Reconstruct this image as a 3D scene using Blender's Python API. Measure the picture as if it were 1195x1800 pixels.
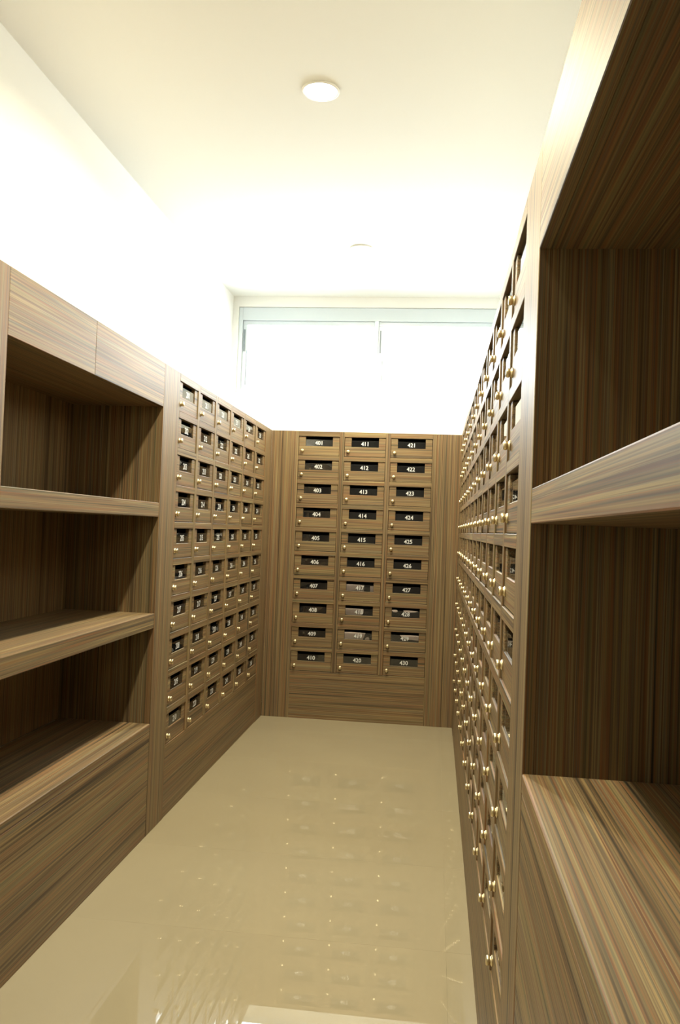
import bpy, bmesh, math, random
from mathutils import Matrix, Vector
random.seed(7)
for o in list(bpy.data.objects): bpy.data.objects.remove(o)
S = bpy.context.scene
COL = S.collection

# ------------------------------------------------------------------ camera
W, H = 1.19, 1.80            # aisle width between cabinet faces, cabinet height
DEP = 0.38                   # cabinet depth
CZ = 2.76                    # ceiling height
CAM = (1.04705, -5.16039, 1.19196)
YAW, PITCH, ROLL, FPX = 0.11503, 0.02033, 0.0384, 1458.94
cd = bpy.data.cameras.new('camera'); cam = bpy.data.objects.new('camera', cd); COL.objects.link(cam)
fwd = Vector((-math.sin(YAW)*math.cos(PITCH), math.cos(YAW)*math.cos(PITCH), math.sin(PITCH)))
rgt = Vector((math.cos(YAW), math.sin(YAW), 0)); up = rgt.cross(fwd)
r2 = math.cos(ROLL)*rgt + math.sin(ROLL)*up
u2 = -math.sin(ROLL)*rgt + math.cos(ROLL)*up
m = Matrix((r2, u2, -fwd)).transposed().to_4x4(); m.translation = Vector(CAM)
cam.matrix_world = m
cd.sensor_fit = 'VERTICAL'; cd.sensor_height = 36.0; cd.sensor_width = 36.0*1195/1800
cd.lens = 36.0*FPX/1800; cd.clip_start = 0.01
S.camera = cam

# ------------------------------------------------------------------ world, exposure
SKY_STRENGTH = 31.0
LAMP_W = 35.0
S.view_settings.view_transform = 'Standard'; S.view_settings.look = 'None'
S.view_settings.exposure = 0.3; S.view_settings.gamma = 1.0
S.view_settings.use_curve_mapping = False
wd = bpy.data.worlds.new('sky'); S.world = wd; wd.use_nodes = True
bg = wd.node_tree.nodes['Background']
bg.inputs['Color'].default_value = (0.86, 0.94, 1.0, 1); bg.inputs['Strength'].default_value = SKY_STRENGTH
S.cycles.use_denoising = True
S.cycles.max_bounces = 10; S.cycles.diffuse_bounces = 6; S.cycles.glossy_bounces = 4
S.cycles.transparent_max_bounces = 16
S.cycles.sample_clamp_indirect = 8.0
# sampling portal for the daylight in the clerestory window (adds no light of its own)
pl = bpy.data.lights.new('window_portal', 'AREA'); pl.shape = 'RECTANGLE'; pl.size = 1.86; pl.size_y = 0.56
pl.cycles.is_portal = True
po = bpy.data.objects.new('window_portal', pl); COL.objects.link(po)
po.location = (0.595, DEP+0.14, 2.39); po.rotation_euler = (-math.pi/2, 0, 0)

# ------------------------------------------------------------------ materials
def newmat(name):
    mt = bpy.data.materials.new(name); mt.use_nodes = True
    nt = mt.node_tree; return mt, nt, nt.nodes['Principled BSDF']
def plain(name, col, rough=0.5, metal=0.0, spec=0.5):
    mt, nt, b = newmat(name)
    b.inputs['Base Color'].default_value = (*col, 1); b.inputs['Roughness'].default_value = rough
    b.inputs['Metallic'].default_value = metal; b.inputs['Specular IOR Level'].default_value = spec
    return mt
def srgb(r, g, b):
    f = lambda c: (c/255/12.92) if c/255 <= 0.04045 else ((c/255+0.055)/1.055)**2.4
    return (f(r), f(g), f(b))
def wood(name, axis, tone=1.0):
    mt, nt, b = newmat(name); N, L = nt.nodes, nt.links
    tc = N.new('ShaderNodeTexCoord'); oi = N.new('ShaderNodeObjectInfo')
    def layer(across, along, seed, detail=3.0, rough=0.6):
        mul = N.new('ShaderNodeVectorMath'); mul.operation = 'MULTIPLY'
        v = [across]*3; v[axis] = along; mul.inputs[1].default_value = v
        L.new(tc.outputs['Object'], mul.inputs[0])
        rm = N.new('ShaderNodeMath'); rm.operation = 'MULTIPLY_ADD'
        rm.inputs[1].default_value = 137.0; rm.inputs[2].default_value = seed
        L.new(oi.outputs['Random'], rm.inputs[0])
        add = N.new('ShaderNodeVectorMath'); add.operation = 'ADD'
        L.new(mul.outputs[0], add.inputs[0]); L.new(rm.outputs[0], add.inputs[1])
        n = N.new('ShaderNodeTexNoise'); n.inputs['Scale'].default_value = 1.0
        n.inputs['Detail'].default_value = detail; n.inputs['Roughness'].default_value = rough
        L.new(add.outputs[0], n.inputs['Vector']); return n.outputs['Fac']
    def ramp(fac, stops):
        r = N.new('ShaderNodeValToRGB'); e = r.color_ramp.elements
        e[0].position, e[0].color = stops[0][0], (*stops[0][1], 1)
        e[1].position, e[1].color = stops[-1][0], (*stops[-1][1], 1)
        for p, c in stops[1:-1]:
            k = e.new(p); k.color = (*c, 1)
        L.new(fac, r.inputs[0]); return r.outputs[0]
    def mix(fac, a, c2, blend='MIX', f=None):
        k = N.new('ShaderNodeMix'); k.data_type = 'RGBA'; k.blend_type = blend
        if f is None: L.new(fac, k.inputs['Factor'])
        else: k.inputs['Factor'].default_value = f
        L.new(a, k.inputs[6]); L.new(c2, k.inputs[7]); return k.outputs[2]
    t = lambda c: tuple(x*tone*k for x, k in zip(srgb(*c), (0.98, 1.02, 0.92)))
    # broad bands, medium streaks, hair-fine lines: a reconstituted veneer laminate
    c1 = ramp(layer(55, 0.35, 3.1), [(0.34, t((60, 48, 40))), (0.41, t((134, 108, 78))), (0.46, t((176, 146, 104))), (0.50, t((118, 108, 92))), (0.54, t((160, 110, 76))), (0.59, t((182, 156, 112))), (0.66, t((138, 128, 96)))])
    c2 = ramp(layer(130, 0.5, 41.7), [(0.35, t((48, 42, 40))), (0.43, t((142, 124, 92))), (0.49, t((176, 118, 76))), (0.54, t((124, 118, 104))), (0.60, t((206, 178, 130))), (0.66, t((126, 84, 58)))])
    f1 = ramp(layer(30, 0.25, 77.3, 2.0), [(0.35, (0.15,)*3), (0.65, (0.85,)*3)])
    c = mix(f1, c1, c2)
    fine = ramp(layer(420, 1.2, 11.9, 2.0, 0.5), [(0.30, (0.50,)*3), (0.50, (1.0,)*3), (0.72, (1.16, 1.12, 1.06))])
    c = mix(None, c, fine, 'MULTIPLY', 0.8)
    L.new(c, b.inputs['Base Color'])
    b.inputs['Specular IOR Level'].default_value = 0.3
    rr = layer(200, 1.0, 5.0, 2.0)
    mr = N.new('ShaderNodeMapRange'); mr.inputs[3].default_value = 0.53; mr.inputs[4].default_value = 0.57
    L.new(rr, mr.inputs[0]); L.new(mr.outputs[0], b.inputs['Roughness'])
    bp = N.new('ShaderNodeBump'); bp.inputs['Strength'].default_value = 0.05; bp.inputs['Distance'].default_value = 0.001
    L.new(rr, bp.inputs['Height']); L.new(bp.outputs[0], b.inputs['Normal'])
    return mt
WOOD_H = wood('laminate_horizontal_grain', 0, 0.55)
WOOD_V = wood('laminate_vertical_grain', 2, 0.55)
INNER = plain('dark_box_lining', srgb(22, 20, 20), 0.7)
BRASS = plain('brass', srgb(226, 210, 172), 0.36, 1.0)
WHITE_PRINT = plain('white_print', srgb(202, 202, 200), 0.5)
PALE_REFLECTION = plain('pale_pink_reflection', srgb(255, 238, 228), 0.6)  # pale colour standing in for bright reflections on the number plates
DARK_BACKER = plain('dark_glossy_backer', srgb(30, 26, 28), 0.3)  # dark ground behind the painted reflections
FRAME_WHITE = plain('white_aluminium', srgb(212, 221, 226), 0.35)
GASKET = plain('grey_gasket', srgb(120, 130, 136), 0.6)
TRIM_WHITE = plain('white_trim', srgb(244, 242, 236), 0.4)

def paint(name, col):
    mt, nt, b = newmat(name); N, L = nt.nodes, nt.links
    b.inputs['Base Color'].default_value = (*col, 1); b.inputs['Roughness'].default_value = 0.75
    n = N.new('ShaderNodeTexNoise'); n.inputs['Scale'].default_value = 180; n.inputs['Detail'].default_value = 3
    bp = N.new('ShaderNodeBump'); bp.inputs['Strength'].default_value = 0.04; bp.inputs['Distance'].default_value = 0.001
    tc = N.new('ShaderNodeTexCoord'); L.new(tc.outputs['Object'], n.inputs['Vector'])
    L.new(n.outputs['Fac'], bp.inputs['Height']); L.new(bp.outputs[0], b.inputs['Normal'])
    return mt
WALLP = paint('white_wall_paint', srgb(242, 241, 236))
DARKWALL = paint('taupe_wall_paint', srgb(104, 94, 82))
CEILP = paint('white_ceiling_paint', srgb(242, 241, 234))
def tile_mat():
    mt, nt, b = newmat('polished_beige_tile'); N, L = nt.nodes, nt.links
    tc = N.new('ShaderNodeTexCoord'); n = N.new('ShaderNodeTexNoise'); n.inputs['Scale'].default_value = 2.2; n.inputs['Detail'].default_value = 5
    L.new(tc.outputs['Object'], n.inputs['Vector'])
    r = N.new('ShaderNodeValToRGB'); e = r.color_ramp.elements
    e[0].position = 0.3; e[0].color = (*srgb(142, 131, 106), 1); e[1].position = 0.7; e[1].color = (*srgb(146, 135, 109), 1)
    L.new(n.outputs['Fac'], r.inputs[0]); L.new(r.outputs[0], b.inputs['Base Color'])
    b.inputs['Roughness'].default_value = 0.004; b.inputs['IOR'].default_value = 1.58
    return mt
TILE = tile_mat()
GROUT = plain('beige_grout', srgb(158, 146, 118), 0.8)
def clear_mat(name, tint, ior, rough=0.01, haze=0.0):
    mt = bpy.data.materials.new(name); mt.use_nodes = True; nt = mt.node_tree; N, L = nt.nodes, nt.links
    N.clear(); out = N.new('ShaderNodeOutputMaterial'); mx = N.new('ShaderNodeMixShader')
    fr = N.new('ShaderNodeFresnel'); fr.inputs['IOR'].default_value = ior
    tr = N.new('ShaderNodeBsdfTransparent'); tr.inputs['Color'].default_value = (*tint, 1)
    gl = N.new('ShaderNodeBsdfGlossy'); gl.inputs['Roughness'].default_value = rough
    base = tr.outputs[0]
    if haze:
        df = N.new('ShaderNodeBsdfDiffuse'); df.inputs['Color'].default_value = (0.62, 0.64, 0.68, 1)
        m2 = N.new('ShaderNodeMixShader'); m2.inputs[0].default_value = haze
        L.new(tr.outputs[0], m2.inputs[1]); L.new(df.outputs[0], m2.inputs[2]); base = m2.outputs[0]
    L.new(fr.outputs[0], mx.inputs[0]); L.new(base, mx.inputs[1]); L.new(gl.outputs[0], mx.inputs[2])
    L.new(mx.outputs[0], out.inputs['Surface']); return mt
ACRYL = clear_mat('smoked_acrylic', (0.98, 0.98, 0.99), 1.75, 0.01, 0.012)
GLASS = clear_mat('window_glass', (0.96, 0.98, 0.98), 1.45)
def emit(name, col, s):
    mt, nt, b = newmat(name); b.inputs['Base Color'].default_value = (*col, 1)
    b.inputs['Emission Color'].default_value = (*col, 1); b.inputs['Emission Strength'].default_value = s; return mt
BULB = emit('lit_lamp_lens', (1.0, 0.90, 0.68), 12.0)

# ------------------------------------------------------------------ helpers
def put(name, mesh, parent=None, loc=(0, 0, 0), rot=(0, 0, 0)):
    o = bpy.data.objects.new(name, mesh); COL.objects.link(o)
    if parent: o.parent = parent
    o.location = loc; o.rotation_euler = rot; return o
def tag(o, label=None, cat=None, kind=None, group=None):
    if label: o['label'] = label
    if cat: o['category'] = cat
    if kind: o['kind'] = kind
    if group: o['group'] = group
    return o
def bm_box(bm, x0, x1, y0, y1, z0, z1):
    vs = [bm.verts.new((x, y, z)) for x in (x0, x1) for y in (y0, y1) for z in (z0, z1)]
    for f in ((0, 1, 3, 2), (4, 6, 7, 5), (0, 4, 5, 1), (2, 3, 7, 6), (0, 2, 6, 4), (1, 5, 7, 3)):
        bm.faces.new([vs[i] for i in f])
def finish(bm, name, mat, bevel=0.0, seg=1, smooth=False):
    bmesh.ops.recalc_face_normals(bm, faces=bm.faces[:])
    if bevel > 0:
        bmesh.ops.bevel(bm, geom=bm.edges[:], offset=bevel, segments=seg, affect='EDGES', profile=0.6)
    me = bpy.data.meshes.new(name); bm.to_mesh(me); bm.free()
    me.materials.append(mat)
    if smooth:
        for p in me.polygons: p.use_smooth = True
    return me
def box(name, x0, x1, y0, y1, z0, z1, mat, parent=None, bevel=0.0012, seg=1):
    """box given in the parent's coordinates; its own origin sits at its low corner"""
    bm = bmesh.new(); bm_box(bm, 0, x1-x0, 0, y1-y0, 0, z1-z0)
    return put(name, finish(bm, name, mat, bevel, seg), parent, (x0, y0, z0))
def empty(name, loc, rz=0):
    o = bpy.data.objects.new(name, None); COL.objects.link(o); o.location = loc; o.rotation_euler = (0, 0, rz)
    o.empty_display_size = 0.1; return o
def lathe(name, prof, mat, n=20, axis='y'):
    bm = bmesh.new(); rings = []
    for r, h in prof:
        ring = []
        for k in range(n):
            a = 2*math.pi*k/n; c, s = r*math.cos(a), r*math.sin(a)
            ring.append(bm.verts.new((c, h, s) if axis == 'y' else (c, s, h)))
        rings.append(ring)
    for a, b in zip(rings, rings[1:]):
        for k in range(n): bm.faces.new((a[k], a[(k+1) % n], b[(k+1) % n], b[k]))
    bm.faces.new(rings[0]); bm.faces.new(rings[-1][::-1])
    return finish(bm, name, mat, 0, 1, True)
def struct(o): o['kind'] = 'structure'; return o

# ------------------------------------------------------------------ room shell
XL, XR, YB, YF = -DEP-0.004, W+DEP+0.004, DEP+0.004, -7.2
floor = struct(box('floor', XL-0.1, XR+0.1, YF-0.1, YB+0.25, -0.12, -0.0095, GROUT, None, 0))
# polished floor tiles, one object each
xs = [XL, -0.08, 1.12, XR]; g = 0.00015
ys = [YB]; y = -0.35
while y > YF: ys.append(y); y -= 0.6
ys.append(YF)
cache = {}
for i in range(len(xs)-1):
    for j in range(len(ys)-1):
        w_, d_ = xs[i+1]-xs[i]-2*g, ys[j]-ys[j+1]-2*g
        key = (round(w_, 4), round(d_, 4))
        if key not in cache:
            bm = bmesh.new(); bm_box(bm, 0, w_, 0, d_, 0, 0.0095); cache[key] = finish(bm, 'tile', TILE, 0.0)
        put('tile', cache[key], floor, (xs[i]+g-(XL-0.1), ys[j+1]+g-(YF-0.1), 0.12-0.0095-0.0))
struct(box('ceiling', XL-0.1, XR+0.1, YF-0.1, YB+0.25, CZ, CZ+0.1, CEILP, None, 0))
struct(box('wall_left', XL-0.1, XL, YF-0.1, YB+0.25, 0, CZ, WALLP, None, 0))
struct(box('wall_right', XR, XR+0.1, YF-0.1, YB+0.25, 0, CZ, WALLP, None, 0))
struct(box('wall_front', XL, XR, YF-0.1, YF, 0, CZ, DARKWALL, None, 0))
# back wall with the clerestory opening
WX0, WX1, WZ0, WZ1 = -0.345, 1.535, 2.10, 2.69
bm = bmesh.new()
bm_box(bm, XL, XR, YB, YB+0.16, 0, WZ0); bm_box(bm, XL, XR, YB, YB+0.16, WZ1, CZ)
bm_box(bm, XL, WX0, YB, YB+0.16, WZ0, WZ1); bm_box(bm, WX1, XR, YB, YB+0.16, WZ0, WZ1)
struct(put('wall_back', finish(bm, 'wall_back', WALLP)))

# window: outer frame, transom band, mullion, two sashes with panes
win = struct(empty('window_1', (0, YB+0.012, WZ0)))
def wb(name, x0, x1, y0, y1, z0, z1, mat=FRAME_WHITE, parent=win, bevel=0.002):
    return box(name, x0, x1, y0, y1, z0-WZ0, z1-WZ0, mat, parent, bevel)
wb('frame_side', WX0+0.001, WX0+0.028, 0, 0.07, WZ0+.001, WZ1-.001)
wb('frame_side', WX1-0.028, WX1-0.001, 0, 0.07, WZ0+.001, WZ1-.001)
wb('frame_sill', WX0+0.028, WX1-0.028, 0, 0.07, WZ0+.001, WZ0+0.028)
wb('frame_head', WX0+0.028, WX1-0.028, 0, 0.07, 2.60, WZ1-.001)
wb('mullion', 0.592, 0.620, 0, 0.07, WZ0+0.028, 2.60)
for x0, x1 in ((WX0+0.028, 0.592), (0.620, WX1-0.028)):
    z0, z1 = WZ0+0.028, 2.60; t = 0.03
    sash = wb('sash', x0+.001, x1-.001, 0.015, 0.05, z0+.001, z0+t)
    lx, lz = x0+.001, z0+.001
    def sb(name, a0, a1, b0, b1, c0, c1, mat=FRAME_WHITE, bv=0.0015):
        return box(name, a0-lx, a1-lx, b0-0.015, b1-0.015, c0-lz, c1-lz, mat, sash, bv)
    sb('sash_rail', x0+.001, x1-.001, 0.015, 0.05, z1-t, z1-.001)
    sb('sash_stile', x0+.001, x0+t, 0.015, 0.05, z0+t, z1-t)
    sb('sash_stile', x1-t, x1-.001, 0.015, 0.05, z0+t, z1-t)
    sb('gasket', x0+t, x0+t+0.004, 0.012, 0.03, z0+t, z0+t+0.24, GASKET, 0)
    sb('stay_arm', x0+t-0.02, x0+t-0.012, 0.004, 0.015, z0+t+0.23, z0+t+0.38, GASKET, 0.001)
    sb('pane', x0+t, x1-t, 0.030, 0.034, z0+t, z1-t, GLASS, 0)

# ------------------------------------------------------------------ mailbox banks
DW, DH, PX, PZ = 0.260, 0.123, 0.2905, 0.150
MARG, RAIL = 0.042, 0.060            # door stile width, door bottom rail height
TOPZ = 1.768; REC = 0.004            # top of the first door row; door recess
NR = 10
Z_LAST = TOPZ-(NR-1)*PZ-DH           # bottom of the last door row
GAP = 0.0019
def door_mesh():
    w, h = DW-2*GAP, DH-2*GAP
    pts = [(0, 0), (w, 0), (w, h), (w-MARG, h), (w-MARG, RAIL), (MARG, RAIL), (MARG, h), (0, h)]
    bm = bmesh.new(); a = [bm.verts.new((x, 0, z)) for x, z in pts]; b = [bm.verts.new((x, 0.017, z)) for x, z in pts]
    # front and back split into quads so the outline stays exact
    for q in (a, b):
        k = -1 if q is b else 1
        for idx in ((0, 1, 4, 5), (1, 2, 3, 4), (0, 5, 6, 7)):
            bm.faces.new([q[i] for i in idx][::k])
    n = len(pts)
    for i in range(n): bm.faces.new((a[i], b[i], b[(i+1) % n], a[(i+1) % n]))
    bmesh.ops.recalc_face_normals(bm, faces=bm.faces[:])
    ed = [e for e in bm.edges if e.calc_face_angle(0) > 0.3]
    bmesh.ops.bevel(bm, geom=ed, offset=0.0012, segments=1, affect='EDGES')
    me = bpy.data.meshes.new('door'); bm.to_mesh(me); bm.free(); me.materials.append(WOOD_H); return me
DOOR = door_mesh()
KNOB = lathe('knob', [(0.0100, 0.0), (0.0108, -0.001), (0.0104, -0.0026), (0.0082, -0.0036), (0.0078, -0.0058), (0.0090, -0.0068),
                      (0.0098, -0.0084), (0.0098, -0.0118), (0.0086, -0.0138), (0.004, -0.0145)], BRASS, 18)
bm = bmesh.new(); bm_box(bm, 0, DW-2*GAP-2*MARG-0.001, 0, 0.003, 0, 0.042); PLATE = finish(bm, 'number_plate', ACRYL, 0.0003)
def rail_mesh(l, h, name, mat, d=0.02):
    bm = bmesh.new(); bm_box(bm, 0, l, 0, d, 0, h); return finish(bm, name, mat, 0.001)
# numerals
digit = {}
def make_digits():
    for ch in '0123456789':
        cu = bpy.data.curves.new('d', 'FONT'); cu.body = ch; cu.size = 1.0; cu.offset = 0.018; cu.resolution_u = 3; cu.fill_mode = 'FRONT'
        ob = bpy.data.objects.new('d', cu); COL.objects.link(ob)
        bpy.context.view_layer.update()
        me = bpy.data.meshes.new_from_object(ob.evaluated_get(bpy.context.evaluated_depsgraph_get()))
        vs = [(v.co.x, v.co.y) for v in me.vertices]; fs = [tuple(p.vertices) for p in me.polygons]
        x0 = min(v[0] for v in vs); x1 = max(v[0] for v in vs); y0 = min(v[1] for v in vs); y1 = max(v[1] for v in vs)
        digit[ch] = ([((x-(x0+x1)/2)/(y1-y0), (y-y0)/(y1-y0)) for x, y in vs], fs)
        bpy.data.objects.remove(ob); bpy.data.curves.remove(cu); bpy.data.meshes.remove(me)
make_digits()
def number_mesh(txt, hh=0.0255, adv=0.0172):
    V, F = [], []
    for k, ch in enumerate(txt):
        vs, fs = digit[ch]; b = len(V); cx = (k-(len(txt)-1)/2)*adv
        V += [(cx+x*hh*0.98, 0, y*hh-hh/2) for x, y in vs]; F += [tuple(b+i for i in f) for f in fs]
    me = bpy.data.meshes.new('number'); me.from_pydata(V, [], F); me.materials.append(WHITE_PRINT); return me

def bank(name, label, loc, rz, ncol, x_first, x_left, x_right, first_no=None, left_split=None, right_split=None):
    """local x runs left to right as one faces the bank, y into the wall. x_first: left edge of the first door column;
    x_left / x_right: ends of the bank's face"""
    root = tag(empty(name, loc, rz), label, 'mailboxes')
    x_end = x_first+(ncol-1)*PX+DW
    FT = 0.020
    # end stiles (full height, vertical grain), split where a separate filler shows
    def stile(a, b, nm='stile'): return box(nm, a, b, 0, FT, 0, H, WOOD_V, root, 0.0008)
    if left_split: stile(x_left, left_split-0.0006, 'corner_filler'); stile(left_split, x_first)
    elif x_first-x_left > 0.001: stile(x_left, x_first)
    if right_split: stile(x_end, right_split); stile(right_split+0.0006, x_right, 'corner_filler')
    elif x_right-x_end > 0.001: stile(x_end, x_right)
    # mullion strips between the columns
    sw = PX-DW
    ms = rail_mesh(sw, H-Z_LAST, 'mullion_strip', WOOD_V)
    for c in range(ncol-1): put('mullion_strip', ms, root, (x_first+c*PX+DW, 0, Z_LAST))
    # rails between rows, one per column
    mr = rail_mesh(DW, PZ-DH, 'rail', WOOD_H); mt_ = rail_mesh(DW, H-TOPZ, 'rail', WOOD_H)
    for c in range(ncol):
        x = x_first+c*PX
        put('rail', mt_, root, (x, 0, TOPZ))
        for r in range(NR-1): put('rail', mr, root, (x, 0, TOPZ-r*PZ-PZ))
    # base panel with horizontal grain
    box('base_panel', x_first, x_end, 0.0015, FT, 0, Z_LAST-0.0004, WOOD_H, root, 0.001)
    # carcass with one compartment behind each door
    bm = bmesh.new()
    y0, y1 = FT+0.0005, DEP-0.002
    bm_box(bm, x_left, x_right, y1-0.012, y1, 0, H-0.018)
    bm_box(bm, x_left, x_right, y0, y1, H-0.018, H)
    for c in range(ncol+1):
        xc = max(x_left, min(x_right-0.012, x_first-sw/2-0.006+c*PX))
        bm_box(bm, xc, xc+0.012, y0, y1-0.012, 0, H-0.018)
    for r in range(NR):
        zz = TOPZ-(r+1)*PZ+0.004
        bm_box(bm, x_first, x_end, y0, y1-0.012, zz, zz+0.012)
    put('carcass', finish(bm, 'carcass', INNER), root)
    # doors
    for c in range(ncol):
        for r in range(NR):
            x = x_first+c*PX+GAP; z = TOPZ-r*PZ-DH+GAP
            d = put('door', DOOR, root, (x, REC, z))
            put('knob', KNOB, d, (0.023, 0, 0.030))
            p = put('number_plate', PLATE, d, (MARG+0.0005, 0.0035, RAIL+0.0002))
            if first_no:
                put('number', number_mesh(str(first_no+c*NR+r)), d, (DW/2-GAP, 0.0032, RAIL+0.0215))
    return root

bank('mailbox_bank', 'wooden bank of thirty numbered mailboxes 401 to 430 across the end of the aisle', (0, 0, 0), 0, 3,
     0.172, 0.0, W, 401, 0.148, 1.038)
# left bank: local x = world +Y; starts at the shelf opening's edge
L0 = -2.098
bank('mailbox_bank', 'left wall bank of sixty wooden mailboxes, six columns, beside the three-tier shelf unit', (0, L0+0.1965, 0), math.pi/2, 6,
     0.0, 0.0, -L0-0.1970, 201)
# right bank: local x = world -Y, from the back corner to the shelf opening
R0 = -3.872
x1st = -(-3.662)-(11*PX+DW)
bank('mailbox_bank', 'right wall bank of wooden mailboxes, twelve columns seen at a steep angle', (W, -0.0005, 0), -math.pi/2, 12,
     x1st, 0.0, 3.662)

# ------------------------------------------------------------------ shelf units
def shelf_unit(name, label, loc, rz, width, shelves, base_top, lw, rw, panel_seam):
    """local x from 0 to width is the opening; local y into the wall"""
    root = tag(empty(name, loc, rz), label, 'shelf')
    t, D = 0.018, DEP-0.004; HB = 1.632
    a, b = (0.0, width)
    e = 0.0002
    # header box
    if panel_seam:
        box('header_panel', a+e, panel_seam-0.0005, 0, t, HB, H, WOOD_H, root)
        box('header_panel', panel_seam+0.0005, b-e, 0, t, HB, H, WOOD_H, root)
    else:
        box('header_panel', a+e, b-e, 0, t, HB, H, WOOD_H, root)
    box('top_lining', a, b, t, D-t, HB, HB+t, WOOD_H, root)
    box('top_panel', a, b, t, D, H-t, H, WOOD_H, root)
    ib = base_top if not shelves else base_top
    box('back_panel', a+t, b-t, D-t, D, base_top, HB+t, WOOD_V, root)
    box('side_panel', a-t, a, t-0.0004, D, 0, H-0.02, WOOD_V, root, 0)
    box('side_panel', b, b+t, t-0.0004, D, 0, H-0.02, WOOD_V, root, 0)
    for z0, z1 in shelves:
        box('shelf_board', a+0.0005, b-0.0005, 0.001, D-t-0.0005, z0, z1, WOOD_H, root, 0.002, 2)
    box('counter_board', a+0.0005, b-0.0005, 0.0, D-t-0.0005, base_top-0.03, base_top, WOOD_H, root, 0.004, 3)
    box('base_panel', a+0.0005, b-0.0005, 0.0008, t, 0, base_top-0.0305, WOOD_H, root, 0.001)
    box('stile', a-lw, a, 0, t, 0, H, WOOD_V, root)
    box('stile', b, b+rw, 0, t, 0, H, WOOD_V, root)
    box('stile_return', a-lw, a-lw+t, t, D, 0, H, WOOD_V, root)
    box('stile_return', b+rw-t, b+rw, t, D, 0, H, WOOD_V, root)
    return root
shelf_unit('shelf_unit', 'open wooden shelf unit with two thick shelves over a low base, on the left wall', (0, -3.262, 0), math.pi/2,
           L0-0.0005+3.262, [(1.211, 1.265), (0.788, 0.844)], 0.427, 0.19, 0.1955, 0.52)
shelf_unit('shelf_unit', 'open wooden shelf unit with one thick shelf over a high counter, nearest on the right', (W, R0, 0), -math.pi/2,
           1.166, [(1.211, 1.265)], 0.833, 0.2090, 0.19, None)

# ------------------------------------------------------------------ added sheets imitating reflections in five mailbox windows
def reflection_sheet(name, label, col, row, parts):  # made-up sheets, cut to the outlines of reflections in the plates
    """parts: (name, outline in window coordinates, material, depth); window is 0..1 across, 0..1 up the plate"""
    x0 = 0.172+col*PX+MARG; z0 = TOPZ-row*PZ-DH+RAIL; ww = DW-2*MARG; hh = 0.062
    root = tag(empty(name, (x0, 0.0228, z0), 0), label, 'reflection_sheet')
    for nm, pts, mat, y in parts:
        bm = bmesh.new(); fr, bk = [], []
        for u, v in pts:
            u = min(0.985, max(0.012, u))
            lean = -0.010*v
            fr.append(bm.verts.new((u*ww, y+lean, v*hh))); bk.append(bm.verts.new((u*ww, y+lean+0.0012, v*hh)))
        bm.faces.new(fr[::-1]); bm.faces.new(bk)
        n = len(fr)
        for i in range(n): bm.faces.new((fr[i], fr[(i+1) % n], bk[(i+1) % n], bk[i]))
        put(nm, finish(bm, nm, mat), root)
low = -1.13
reflection_sheet('reflection_sheet', 'pale pink sheet and a small second one imitating a reflection behind the window of mailbox 417', 1, 6,
       [('sheet', [(-0.05, low), (0.62, low), (0.65, 0.66), (0.3, 0.70), (-0.05, 0.70)], PALE_REFLECTION, 0.0),
        ('backing', [(0, low), (1, low), (1, 0.45), (0, 0.45)], DARK_BACKER, 0.007),
        ('sheet', [(0.86, low), (1.02, low), (1.02, 0.62), (0.86, 0.60)], PALE_REFLECTION, 0.0)])
reflection_sheet('reflection_sheet', 'pale pink round-cornered sheet imitating a reflection behind the window of mailbox 418', 1, 7,
       [('sheet', [(-0.03, 0.13), (0.08, 0.04), (0.30, -0.02), (0.55, 0.02), (0.64, 0.14), (0.67, 0.45), (0.66, 0.66), (0.62, 0.70), (-0.03, 0.70)], PALE_REFLECTION, 0.0),
        ('backing', [(-0.04, low), (1.03, low), (1.03, 0.40), (-0.04, 0.40)], DARK_BACKER, 0.007)])
reflection_sheet('reflection_sheet', 'dull pink sheet with a slanted edge imitating a reflection behind the window of mailbox 419', 1, 8,
       [('sheet', [(-0.05, low), (0.64, low), (0.68, 0.08), (0.72, 0.42), (0.76, 0.70), (0.3, 0.74), (-0.05, 0.72)], PALE_REFLECTION, 0.0),
        ('backing', [(0, low), (1, low), (1, 0.45), (0, 0.45)], DARK_BACKER, 0.007),
        ('small_patch', [(0.74, low), (0.90, low), (0.90, 0.16), (0.86, 0.34), (0.80, 0.30), (0.74, 0.10)], PALE_REFLECTION, 0.0)])
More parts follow.
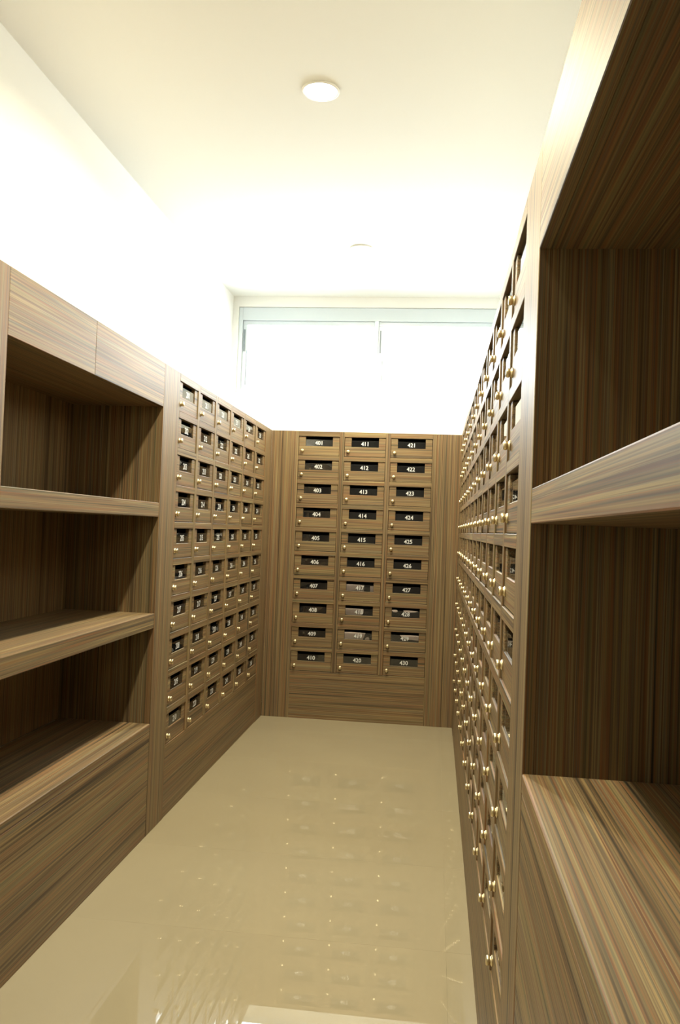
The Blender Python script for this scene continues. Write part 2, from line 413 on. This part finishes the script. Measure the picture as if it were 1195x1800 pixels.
reflection_sheet('reflection_sheet', 'dark sheet with pale flashes along its top imitating a reflection behind the window of mailbox 428', 2, 7,
       [('dark_backer', [(-0.04, low), (1.03, low), (1.03, 0.66), (-0.04, 0.70)], DARK_BACKER, 0.002),
        ('flash', [(0.0, 0.66), (0.06, 0.54), (0.16, 0.52), (0.22, 0.60), (0.20, 0.74), (0.10, 0.76), (0.0, 0.74)], PALE_REFLECTION, 0.0),
        ('flash', [(0.42, 0.62), (0.60, 0.54), (0.80, 0.60), (0.95, 0.70), (0.60, 0.76), (0.42, 0.74)], PALE_REFLECTION, 0.0)])
reflection_sheet('reflection_sheet', 'dark sheet with a wide pale band imitating a reflection behind the window of mailbox 429', 2, 8,
       [('dark_backer', [(-0.04, low), (1.03, low), (1.03, 0.68), (-0.04, 0.66)], DARK_BACKER, 0.002),
        ('band', [(0.32, 0.70), (0.40, 0.40), (0.50, 0.24), (0.75, 0.26), (1.02, 0.22), (1.02, 0.70), (0.7, 0.72)], PALE_REFLECTION, 0.0)])

# ------------------------------------------------------------------ ceiling downlights
TRIM = lathe('trim_ring', [(0.068, 0.0), (0.068, -0.003), (0.066, -0.0065), (0.061, -0.0065), (0.059, -0.003), (0.059, 0.0)], TRIM_WHITE, 40, 'z')
LENS = lathe('lamp_lens', [(0.058, 0.0), (0.058, -0.004), (0.03, -0.0055), (0.01, -0.006)], BULB, 40, 'z')
for lab, yy in (('round recessed ceiling downlight glowing warm above the middle of the aisle', -2.25),
                ('round recessed ceiling downlight washed out by the window, nearest the end wall', -0.58),
                ('round recessed ceiling downlight above the left shelf unit, out of frame overhead', -3.90)):
    r = tag(empty('ceiling_downlight', (0.583, yy, CZ)), lab, 'ceiling light', None, 'downlights in a row')
    put('trim_ring', TRIM, r); put('lamp_lens', LENS, r)
    li = bpy.data.lights.new('downlight_beam', 'AREA'); li.shape = 'DISK'; li.size = 0.10; li.energy = LAMP_W
    li.color = (1.0, 0.92, 0.68); li.spread = math.radians(165)
    lo = bpy.data.objects.new('downlight_beam', li); COL.objects.link(lo); lo.parent = r; lo.location = (0, 0, -0.0095)
